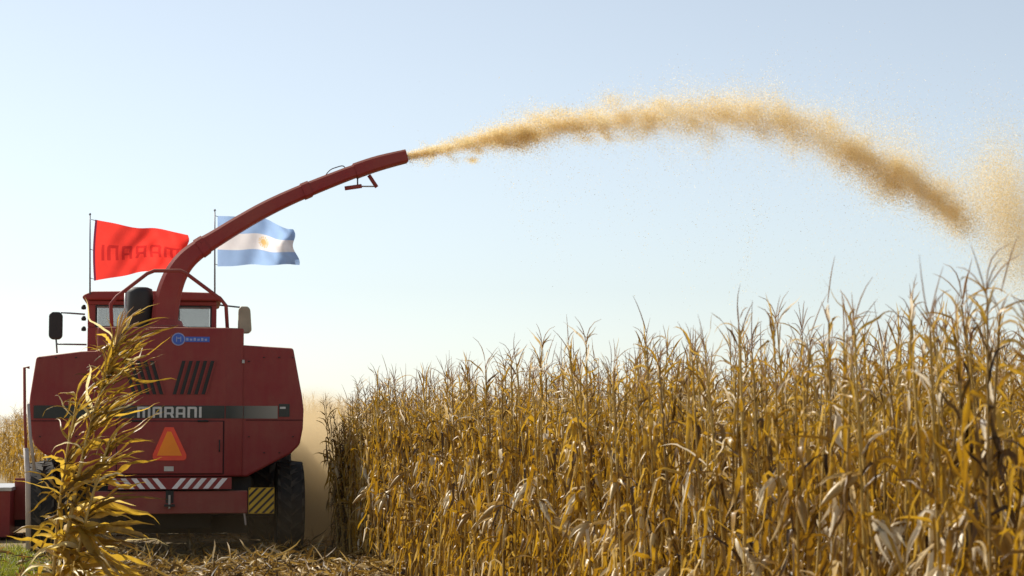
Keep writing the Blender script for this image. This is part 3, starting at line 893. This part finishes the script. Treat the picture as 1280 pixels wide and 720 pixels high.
rp = [(xa - .01, zroof + .002), (xb + .01, zroof + .002), (xb + .02, zroof + .05), (xb - .02, zr - .02), (xb - .10, zr + .015), ((xa + xb) / 2, zr + .03), (xa + .10, zr + .015), (xa + .02, zr - .02), (xa - .02, zroof + .05)]
b.prism(rp, y0 - .08, y1 + .15, M['red_spout']); b.build('roof', cab, bevel=0.03)
for (p, q) in ((wl0, wl1), (wr0, wr1)):
    b = MB(); b.box(p + .002, q - .002, y0 + .02, y0 + .028, zw0 + .002, zw1 - .002, M['glass'])
    w_ = b.build('window', cab)
    f = MB(); t = .018
    f.box(p + .003, q - .003, y0 + .005, y0 + .0195, zw0 + .003, zw0 + t, M['black']); f.box(p + .003, q - .003, y0 + .005, y0 + .0195, zw1 - t, zw1 - .003, M['black'])
    f.box(p + .003, p + t, y0 + .005, y0 + .0195, zw0 + t, zw1 - t, M['black']); f.box(q - t, q - .003, y0 + .005, y0 + .0195, zw0 + t, zw1 - t, M['black'])
    f.build('frame', w_)
b = MB(); b.box(xi0 + .07, xi1 - .07, y1 - .03, y1 - .022, zw0 - .24, zroof - .004, M['glass']); b.build('windscreen', cab)
b = MB(); b.box(-.28, .1, 2.75, 3.05, zc0 + .07, zw0 - .02, M['black']); b.box(-.26, .08, 2.65, 2.74, zw0 - .3, zw0 + .12, M['black']); b.build('seat', cab, bevel=.04)
# small lamps down the cab's left post
b = MB()
for py in (384, 398, 411): x_, z_ = L(104.5, py, y0); b.lathe([(.0, -.03), (.028, -.025), (.032, .0), (.02, .03), (0, .035)], M['black'], 12, 'z', (x_, y0 + .03, z_))
b.build('side_lamp', cab, smooth=True)

# mirrors on arms
def mirror(x0p, x1p, yt, yb, arms, mat, xin, tilt, lab):
    y_ = 2.3
    x0, zt_ = L(x0p, yt, y_); x1, zb3 = L(x1p, yb, y_)
    w = (x1 - x0); c = .035
    b = MB(); b.prism([(x0, zb3 + c), (x0 + c, zb3), (x1 - c, zb3), (x1, zb3 + c), (x1 - tilt, zt_ - c), (x1 - c - tilt, zt_), (x0 + c, zt_), (x0 + tilt * .3, zt_ - c)], y_ - .06, y_ + .05, mat)
    m = b.build('mirror', hv, bevel=.02); m['label'] = lab
    for (pa, pb) in arms:
        A_, B_ = L(*pa, y_), L(*pb, y_)
        b = MB(); b.tube([(A_[0], y_ + .02, A_[1]), (B_[0], y_ + .06, B_[1])], .011, M['pole'], 8)
        b.build('arm', m, smooth=True)
mirror(61.5, 78, 390, 424.5, [((76, 390.5), (106, 392.5)), ((70, 430), (108, 430.5)), ((70, 424), (71, 441))], M['black'], 0, .0, 'black mirror')
mirror(297.5, 314.5, 383, 417, [((300, 384), (275, 381))], M['mirror_beige'], 0, .02, 'beige mirror')

# ------------------------------------------------------------------ discharge spout
YS = .9
sp = [(206, 424, 34), (206, 405, 33), (207.5, 385, 32), (212.5, 362, 30.5), (221, 341, 28), (233, 324.5, 25), (250, 310.5, 22.5), (270, 298, 20.5), (300, 279.5, 19.5),
      (330, 262.5, 19), (362, 247, 18), (400, 231, 17), (440, 215.5, 16), (472, 204.5, 15), (507.5, 195.5, 13)]
def spline(pts, n):
    pts = np.array(pts, float); k = np.arange(len(pts)); t = np.linspace(0, len(pts) - 1, n)
    out = np.empty((n, pts.shape[1]))
    for i, tt in enumerate(t):
        j = min(int(tt), len(pts) - 2); f = tt - j
        p0, p1, p2, p3 = pts[max(j - 1, 0)], pts[j], pts[j + 1], pts[min(j + 2, len(pts) - 1)]
        out[i] = .5 * ((2 * p1) + (-p0 + p2) * f + (2 * p0 - 5 * p1 + 4 * p2 - p3) * f * f + (-p0 + 3 * p1 - 3 * p2 + p3) * f ** 3)
    return out
c = spline(sp, 60)
cen = np.array([L(a, b_, YS) for a, b_, w in c]); hw = c[:, 2] * (D0 + .9) / F_PX / 2
def duct(mb, cen, hw, dep, mat, hollow_end=True):
    t = np.gradient(cen, axis=0); t /= np.linalg.norm(t, axis=1, keepdims=True)
    nrm = np.stack([-t[:, 1], t[:, 0]], 1)
    vs, fs, n = [], [], 8
    for i in range(len(cen)):
        h, d, e = hw[i], dep[i], min(hw[i], dep[i]) * .3
        for (u, y) in ((-h, -d + e), (-h + e, -d), (h - e, -d), (h, -d + e), (h, d - e), (h - e, d), (-h + e, d), (-h, d - e)):
            vs.append((cen[i, 0] + nrm[i, 0] * u, YS + y, cen[i, 1] + nrm[i, 1] * u))
    for i in range(len(cen) - 1):
        for k in range(n):
            a, b2 = i * n + k, i * n + (k + 1) % n
            fs.append((a, b2, b2 + n, a + n))
    fs += [tuple(range(n)), tuple(range((len(cen) - 1) * n, len(cen) * n))]
    mb.add(vs, fs, mat)
dep = np.interp(np.linspace(0, 1, 60), [0, .3, 1], [.16, .14, .11])
b = MB(); duct(b, cen[:55], hw[:55], dep[:55], M['red_spout'])
for i in (2, 25, 26, 44): duct(b, cen[i:i + 2], hw[i:i + 2] * 1.0 + .012, dep[i:i + 2] + .012, M['red_spout'])
spout = b.build('spout', hv)
b = MB(); duct(b, cen[51:], hw[51:] + .014, dep[51:] + .014, M['red_spout']); flap = b.build('deflector', spout)
b = MB(); b.lathe([(.27, zt - .01), (.27, zt + .05), (.22, zt + .06), (.2, zt + .12), (.0, zt + .12)], M['red_spout'], 32, 'z', (float(cen[2, 0]), YS, 0)); b.build('collar', spout, smooth=False)
b = MB()
def LP(px, py, y=YS): q = L(px, py, y); return (q[0], y, q[1])
b.tube([LP(431, 235.5, YS - .05), LP(452, 232.5, YS - .05)], .026, M['red_spout'], 10)
b.tube([LP(452, 233, YS - .05), LP(470, 233, YS - .05)], .009, M['steel'], 8)
b.tube([LP(461, 219, YS - .05), LP(465, 225, YS - .05), LP(471, 234, YS - .05)], .024, M['red'], 8)
b.tube([LP(447, 222, YS - .05), LP(447, 233, YS - .05)], .010, M['hose'], 6)
b.build('flap_cylinder', spout, smooth=True)
b = MB()
hp = spline([(405, 222), (412, 213), (421, 209), (429, 207.5), (433, 213), (436, 222)], 16)
b.tube([LP(*q) for q in hp], .007, M['hose'], 6)
b.build('hose', spout, smooth=True)

# ------------------------------------------------------------------ header at the front, showing on the left
b = MB()
yh = 4.9
def bx(pa, pb, y0, y1, mat):
    xa, za = L(*pa, y0); xb, zb3 = L(*pb, y0); b.box(min(xa, xb), max(xa, xb), y0, y1, min(za, zb3), max(za, zb3), mat)
x14 = LX(14, 4.2); x30 = LX(31, yh); xr = 1.75
zA, zB = LZ(690, 4.2), LZ(613, 4.2)
b.box(x14 - .75, x14, 4.2, 6.4, .05, zB, M['red'])
b.box(x14 - .78, x14 + .02, 4.17, 6.45, zB + .003, zB + .05, M['steel'])
zC = LZ(597, yh)
b.box(x14 + .003, xr, yh, yh + .12, .25, zC, M['red_dusty'])
b.box(x14 + .003, xr, yh + .12, yh + 1.0, .15, .5, M['black'])
for k in range(6):
    xx = x14 + .1 + k * (xr - x14 - .2) / 5
    b.add([(xx - .16, yh + 1.0, .12), (xx + .16, yh + 1.0, .12), (xx + .14, yh + 1.0, .6), (xx - .14, yh + 1.0, .6), (xx, yh + 2.1, .08)], [(0, 1, 2, 3), (0, 4, 1), (1, 4, 2), (2, 4, 3), (3, 4, 0)], M['red'])
header = b.build('header', hv)
b = MB(); b.box(-.45, .45, 3.95, yh - .003, .45, .95, M['red_dusty']); b.build('feeder_housing', hv)

# ------------------------------------------------------------------ flags
def flag(name, label, corners, ypl, pole, painter, mats, wave, hem=None):
    root_l = L(pole[0], pole[2], ypl)
    base = to_world((root_l[0], ypl, root_l[1]))
    root = empty(name, base, YAW)
    tag(root, label, 'flag')
    def rel(x, y, z): return (x - root_l[0], y - ypl, z - root_l[1])
    tp = L(pole[0], pole[1], ypl)
    b = MB(); b.tube([rel(root_l[0], ypl, root_l[1]), rel(tp[0], ypl, tp[1])], [.011, .008], M['pole'], 8)
    b.lathe([(0, 0), (.013, .004), (.015, .014), (.008, .026), (0, .03)], M['pole'], 10, 'z', rel(tp[0], ypl, tp[1]))
    b.build('flagpole', root, smooth=True)
    NX, NZ = 132, 72
    (a0, a1, a2, a3) = [np.array(L(*q, ypl)) for q in corners]     # TL TR BR BL
    V = np.empty((NX + 1, NZ + 1, 3))
    for i in range(NX + 1):
        u = i / NX
        for j in range(NZ + 1):
            v = j / NZ
            p = (a0 * (1 - u) + a1 * u) * (1 - v) + (a3 * (1 - u) + a2 * u) * v
            dx, dy, dz = wave(u, v)
            V[i, j] = rel(p[0] + dx, ypl + dy, p[1] + dz)
    idx = np.arange((NX + 1) * (NZ + 1)).reshape(NX + 1, NZ + 1)
    Q = np.stack([idx[:-1, :-1], idx[1:, :-1], idx[1:, 1:], idx[:-1, 1:]], -1).reshape(-1, 4)
    mi = np.array([painter((i + .5) / NX, (j + .5) / NZ) for i in range(NX) for j in range(NZ)])
    me = mesh_np('banner', V.reshape(-1, 3), Q, None, mats=mats, midx=mi)
    link_mesh('banner', me, root)
    b = MB()
    for v in (0.02, .5, .98):
        p = V[0, int(v * NZ)]; b.tube([tuple(p), (0, 0, p[2] + .012)], .004, M['hose'], 5)
    b.build('tie', root)

wt2, ps2 = word_polys('MARANI', .24)
def in_poly(p, x, y):
    r = False; n = len(p)
    for i in range(n):
        (x1, y1), (x2, y2) = p[i], p[(i + 1) % n]
        if (y1 > y) != (y2 > y) and x < (x2 - x1) * (y - y1) / (y2 - y1) + x1: r = not r
    return r
def paint_red(u, v):
    if u < .02: return 2
    tu = 1 - (u - .09) / .84                 # lettering reads mirrored: the flag is seen from its back
    tv = 1 - (v - .40) / .28
    if 0 <= tu <= 1 and 0 <= tv <= 1:
        for p in ps2:
            if in_poly(p, tu * wt2, tv): return 1
    return 0
def wave_red(u, v):
    y = .13 * u * math.sin(7.9 * u + 1.9 * v) + .07 * u * math.sin(17 * u - 5 * v + 1) + .02 * u * math.sin(27 * u + 11 * v) + .02 * u ** 2 * math.sin(31 * u + 9 * v)
    return (-.02 * math.sin(math.pi * v) * (1 - u) + .02 * u * math.sin(9 * v), y, -.022 * math.sin(math.pi * 1.0 * u) * (1 - v) + .02 * u * math.sin(11 * u + 2 * v) - .03 * math.sin(2.5 * u) * u * v)
flag('red_flag', 'red flag with dark mirrored lettering flying over the left of the cab', [(119, 274.5), (235, 291), (232, 329), (117.5, 351)], 2.15, (112.5, 269, 368), paint_red,
     [M['flag_red'], M['flag_text'], M['flag_hem']], wave_red)
def paint_arg(u, v):
    d = math.hypot((u - .60) * .93, (v - .49) * .56)
    a = math.atan2(v - .49, (u - .6) * 1.6)
    if d < .034 or (d < .066 and math.sin(a * 14) > -.1): return 2
    return 0 if (v < .335 or v > .665) else 1
def wave_arg(u, v):
    y = .15 * u * math.sin(7.6 * u + 1.6 * v + .6) + .06 * u * math.sin(15 * u + 4 * v) + .022 * u ** 2 * math.sin(29 * u - 8 * v)
    return (.03 * u * u * math.sin(8 * v + .5), y, .055 * math.sin(math.pi * u) * (1 - v) ** 2 - .01 * math.sin(9 * u) * u + .015 * u * math.sin(14 * u + 3 * v))
flag('national_flag', 'sky blue and white striped flag with a golden sun behind the spout', [(272, 270), (366, 286), (372, 329.5), (272, 333)], 2.2, (268.5, 264, 368), paint_arg,
     [M['flag_blue'], M['flag_white'], M['flag_sun']], wave_arg)

# ------------------------------------------------------------------ chopped corn thrown from the spout
rg = np.random.default_rng(21)
def flakes(pts, size, tint, name_acc):
    n = len(pts)
    a = rg.normal(size=(n, 3)); a /= np.linalg.norm(a, axis=1, keepdims=True)
    c_ = rg.normal(size=(n, 3)); b_ = np.cross(a, c_); b_ /= np.linalg.norm(b_, axis=1, keepdims=True)
    la = size * rg.uniform(.6, 1.5, n); lb = size * rg.uniform(.25, .6, n)
    A_, B_ = a * la[:, None], b_ * lb[:, None]
    V = np.stack([pts - A_, pts - B_ * rg.uniform(.5, 1.2, (n, 1)), pts + A_, pts + B_ * rg.uniform(.5, 1.2, (n, 1))], 1).reshape(-1, 3)
    name_acc[0].append(V); name_acc[1].append(np.repeat(tint, 4))
acc = ([], [])
pathp = np.array([(508, 196, 4.2), (530, 191, 5), (560, 184.5, 6.5), (600, 176, 7.5), (650, 166, 11), (700, 157.5, 11.5), (760, 149.5, 12.5), (830, 145, 15), (900, 142, 17),
                  (960, 142, 19), (1005, 157, 19), (1050, 181, 17), (1100, 204, 15), (1150, 233, 15), (1199, 268, 12)], float)
pc = spline(pathp, 400)
seglen = np.r_[0, np.cumsum(np.hypot(*np.diff(pc[:, :2], axis=0).T))]
def along(u):
    return np.stack([np.interp(u, seglen, pc[:, k]) for k in range(3)], 1)
def put(pxs, pys, depth):
    """photo point on the spout's own plane, moved in depth along the sight line"""
    out = np.empty((len(pxs), 3))
    a, b_ = (pxs - CX) / F_PX, (CY - pys) / F_PX
    d = np.stack([a, CT - ST * b_, ST + CT * b_], 1)
    dl = d @ np.array(Rzi.transposed())          # world -> local rotation
    t = (YS - HC.y) / dl[:, 1]
    P = np.array([0, 0, CAM_Z]) + d * t[:, None]
    P[:, 1] += depth
    return P
def stream(n, spread, size, tint_lo, tint_hi, power=1.0, sag=0.0, lo=0.0):
    tot = seglen[-1]
    # flow comes in pulses
    u = rg.uniform(lo, 1, n) * tot
    pulse = .70 + .30 * np.sin(u / 21.0 + 1.5 * np.sin(u / 47.0) + .8)
    u = u[rg.random(n) < np.clip(pulse + .25, 0, 1)]
    q = along(u); w = q[:, 2] * spread
    ang_n = np.gradient(pc[:, 1]) / np.gradient(pc[:, 0]); sl = np.interp(u, seglen, ang_n)
    nx, ny = -sl / np.sqrt(1 + sl ** 2), 1 / np.sqrt(1 + sl ** 2)
    g = rg.normal(0, .52, len(u)); g = np.sign(g) * np.abs(g) ** power
    # ragged edges: the width itself is noisy along the path
    w = w * (1 + .28 * np.sin(u / 9.0 + 2 * np.sin(u / 23.0)) * np.clip(u / 200, 0, 1))
    off = g * w + sag * w
    fray = rg.exponential(.75, len(u)) * w * (rg.random(len(u)) < .3) * (.4 + .6 * np.sin(u / 5.0 + 3 * np.sin(u / 17.0)) ** 2)
    P = put(q[:, 0] + nx * off + rg.normal(0, 4, len(u)), q[:, 1] + ny * (off) + fray, rg.normal(0, .5, len(u)) * w * .0092 * 1.1)
    flakes(P, size * rg.uniform(.5, 1.4, len(u)), rg.uniform(tint_lo, tint_hi, len(u)), acc)
stream(250000, 1.15, .0050, .3, 1.0)
def clumps(nc, per):
    tot = seglen[-1]
    for _ in range(nc):
        u = np.array([tot * rg.uniform(.03, 1.0)]); q = along(u)[0]; w = q[2]
        ang_n = np.gradient(pc[:, 1]) / np.gradient(pc[:, 0]); sl = float(np.interp(u, seglen, ang_n)[0])
        off = rg.normal(.2, .95) * w
        k = min(1.0, .25 + u[0] / 260)
        n = int(per * rg.uniform(.4, 1.6) * k)
        lx, ly = rg.uniform(.35, 1.1) * w, rg.uniform(.18, .5) * w
        rot = math.atan(sl) + rg.normal(.35, .45)
        x, y = rg.normal(0, lx, n), rg.normal(0, ly, n)
        x = x + rg.exponential(1.0, n) * lx * .5
        c_, s_ = math.cos(rot), math.sin(rot)
        t0 = rg.uniform(.15, .6)
        flakes(put(q[0] + x * c_ - y * s_, q[1] + off + x * s_ + y * c_, rg.normal(rg.normal(0, .12), .12, n)), .0050 * rg.uniform(.5, 1.4, n), rg.uniform(t0, t0 + .4, n), acc)
clumps(230, 1300)
stream(95000, 2.0, .0055, .5, 1.0, sag=-.35, lo=.12)
stream(70000, 2.6, .0034, .4, 1.0, sag=.2, lo=.15)           # pale veil over the top
stream(5000, 4.2, .0055, 0.0, .6, sag=2.0, lo=.15)       # crumbs falling below
def blob(n, cx, cy, sx, sy, rot, size, t0, t1, dep=.3):
    x, y = rg.normal(0, sx, n), rg.normal(0, sy, n)
    c_, s_ = math.cos(rot), math.sin(rot)
    flakes(put(cx + x * c_ - y * s_, cy + x * s_ + y * c_, rg.normal(0, dep, n)), size * rg.uniform(.5, 1.4, n), rg.uniform(t0, t1, n), acc)
blob(6750, 655, 170, 9, 8, .2, .0068, .1, .8, .08)
blob(4500, 1112, 232, 12, 9, .7, .0068, .1, .7, .12)
blob(12000, 1085, 214, 30, 14, .68, .0068, .1, .8, .15)
blob(8000, 1180, 257, 28, 14, .7, .0068, .1, .8, .15)
blob(7500, 960, 150, 45, 14, .3, .0068, .3, 1, .2)
blob(20000, 1130, 195, 45, 26, .6, .0058, .4, 1, .3)
blob(95000, 1262, 262, 21, 48, -.12, .0052, .2, .9, .3)
blob(6750, 1250, 220, 26, 50, -.1, .0058, .4, 1, .35)
blob(7500, 1285, 300, 30, 30, 0, .006, .2, .9, .4)
blob(5250, 1110, 175, 90, 42, .3, .006, .2, 1, .5)
blob(26000, 1275, 305, 22, 34, 0, .0052, .2, .9, .35)
blob(30000, 1335, 345, 34, 40, 0, .0052, .2, .9, .45)
blob(34000, 1222, 245, 24, 32, .3, .0052, .3, 1, .3)
blob(4000, 1208, 282, 10, 9, .6, .0055, .2, .9, .2)
blob(1300, 1010, 240, 110, 40, .35, .006, 0, .5, .5)
blob(700, 850, 190, 130, 28, .15, .006, 0, .5, .4)
blob(900, 1130, 130, 100, 30, .2, .005, 0, .6, .5)
V = np.vstack(acc[0]); T = np.concatenate(acc[1])
me = mesh_np('chopped_corn', V, np.arange(len(V)).reshape(-1, 4), M['chaff'], T, smooth=False)
tag(link_mesh('chopped_corn', me), 'arching stream of chopped tan corn blown from the spout across the sky', 'chaff', kind='stuff')

# ------------------------------------------------------------------ litter and grass on the ground
rg = np.random.default_rng(33)
A = Acc()
def litter(n, x0, x1, y0, y1, mound=0.0):
    for _ in range(n):
        x, y = rg.uniform(x0, x1), rg.uniform(y0, y1)
        if px_of(x, y) < 58 and y > 19 and rg.random() < .85: continue
        z = .01 + mound * rg.random() ** 1.5 * (0.6 + .4 * math.sin(x * 3.1) * math.sin(x * 1.3 + 2))
        Lh = rg.uniform(.06, .34); th = rg.normal(1.5, .28)
        A.add(*leaf_np(np.array([x, y, z]), rg.uniform(0, 6.28), th, th + rg.normal(.15, .45), Lh, rg.uniform(.008, .035), 4, rg.normal(0, 1), rg.normal(0, 1), rg.random(), rg), rg.uniform(0, 1))
litter(8500, -7.2, -.3, 19.8, 22.3, .20)
litter(2000, -7.5, -.3, 22.3, 29, .05)
litter(1800, -8, 1.0, 13, 20.2, .06)
for r_ in range(9):                               # cut stubble in rows
    for s in np.arange(-9, 7, .22):
        p = EDGE0 + U * (s + rg.normal(0, .05)) - NRM * (.62 + r_ * ROW)
        if to_world((0, 0, 0)).y < p[1] and r_ > 0: continue
        h = rg.uniform(.07, .17)
        A.add(*tube_np(np.array([[p[0], p[1], 0], [p[0] + rg.normal(0, .02), p[1], h]]), np.array([.012, .011]), 5), rg.uniform(.3, .9))
V, Q, T = A.out(); V[:, 2] = np.maximum(V[:, 2], .004)
tag(link_mesh('stubble_litter', mesh_np('stubble_litter', V, Q, M['litter'], T)), 'trampled straw coloured corn trash covering the cut ground behind the harvester', 'stubble', kind='stuff')
A = Acc()
for _ in range(9500):
    c_ = at(18, 710, 21.2)
    x, y = rg.normal(c_.x - .1, .42), rg.uniform(19.8, 24.6)
    if x > at(60, 700, y).x or (y > 22.3 and x > at(33, 700, y).x): continue
    A.add(*leaf_np(np.array([x, y, 0]), rg.uniform(0, 6.28), rg.uniform(0, .6), rg.uniform(.6, 1.9), rg.uniform(.06, .19), rg.uniform(.006, .012), 4, 0, rg.normal(0, .5), 0, rg), rg.uniform(0, 1))
V, Q, T = A.out()
tag(link_mesh('grass', mesh_np('grass', V, Q, M['grass'], T)), 'patch of bright green grass by the left wheel', 'grass', kind='stuff')

# ------------------------------------------------------------------ dust hanging round the machine
def dust(name, loc, scale, dens, label, col=(0.80, 0.63, 0.38), nscale=2.2, rz=0.0):
    bm = bmesh.new(); bmesh.ops.create_icosphere(bm, subdivisions=3, radius=1.0)
    me = bpy.data.meshes.new(name); bm.to_mesh(me); bm.free()
    m = bpy.data.materials.new(name); m.use_nodes = True
    n, l = m.node_tree.nodes, m.node_tree.links; n.clear()
    o = n.new('ShaderNodeOutputMaterial'); pv = n.new('ShaderNodeVolumePrincipled')
    pv.inputs['Color'].default_value = (*col, 1); pv.inputs['Anisotropy'].default_value = 0.35
    tc = n.new('ShaderNodeTexCoord'); ln = n.new('ShaderNodeVectorMath'); ln.operation = 'LENGTH'
    l.new(tc.outputs['Object'], ln.inputs[0])
    mp = n.new('ShaderNodeMapRange'); mp.interpolation_type = 'SMOOTHSTEP'; mp.inputs[1].default_value = 1.0; mp.inputs[2].default_value = 0.35
    mp.inputs[3].default_value = 0.0; mp.inputs[4].default_value = 1.0
    l.new(ln.outputs['Value'], mp.inputs[0])
    nz = n.new('ShaderNodeTexNoise'); nz.inputs['Scale'].default_value = nscale; nz.inputs['Detail'].default_value = 3
    l.new(tc.outputs['Object'], nz.inputs['Vector'])
    mp2 = n.new('ShaderNodeMapRange'); mp2.inputs[1].default_value = 0.3; mp2.inputs[2].default_value = 0.7; mp2.inputs[3].default_value = 0.35; mp2.inputs[4].default_value = 1.4
    l.new(nz.outputs['Fac'], mp2.inputs[0])
    mu = n.new('ShaderNodeMath'); mu.operation = 'MULTIPLY'; l.new(mp.outputs[0], mu.inputs[0]); l.new(mp2.outputs[0], mu.inputs[1])
    mv = n.new('ShaderNodeMath'); mv.operation = 'MULTIPLY'; mv.inputs[1].default_value = dens; l.new(mu.outputs[0], mv.inputs[0])
    l.new(mv.outputs[0], pv.inputs['Density']); l.new(pv.outputs[0], o.inputs['Volume'])
    me.materials.append(m)
    ob = link_mesh(name, me); ob.location = loc; ob.scale = scale; ob.rotation_euler = (0, 0, rz)
    tag(ob, label, 'dust', kind='stuff')
dr = math.atan2(-U[0], U[1])
p = at(393, 600, 29.5)
dust('dust_cloud', (p.x - .05, 29.2, .58), (1.35, 4.6, 1.62), 2.7, 'tan dust rising between the harvester and the standing corn', rz=dr)

p = at(300, 660, 23.4)
dust('dust_cloud', (p.x, 23.6, .25), (2.6, 2.2, .8), .15, 'thin brown dust drifting low round the rear wheels')
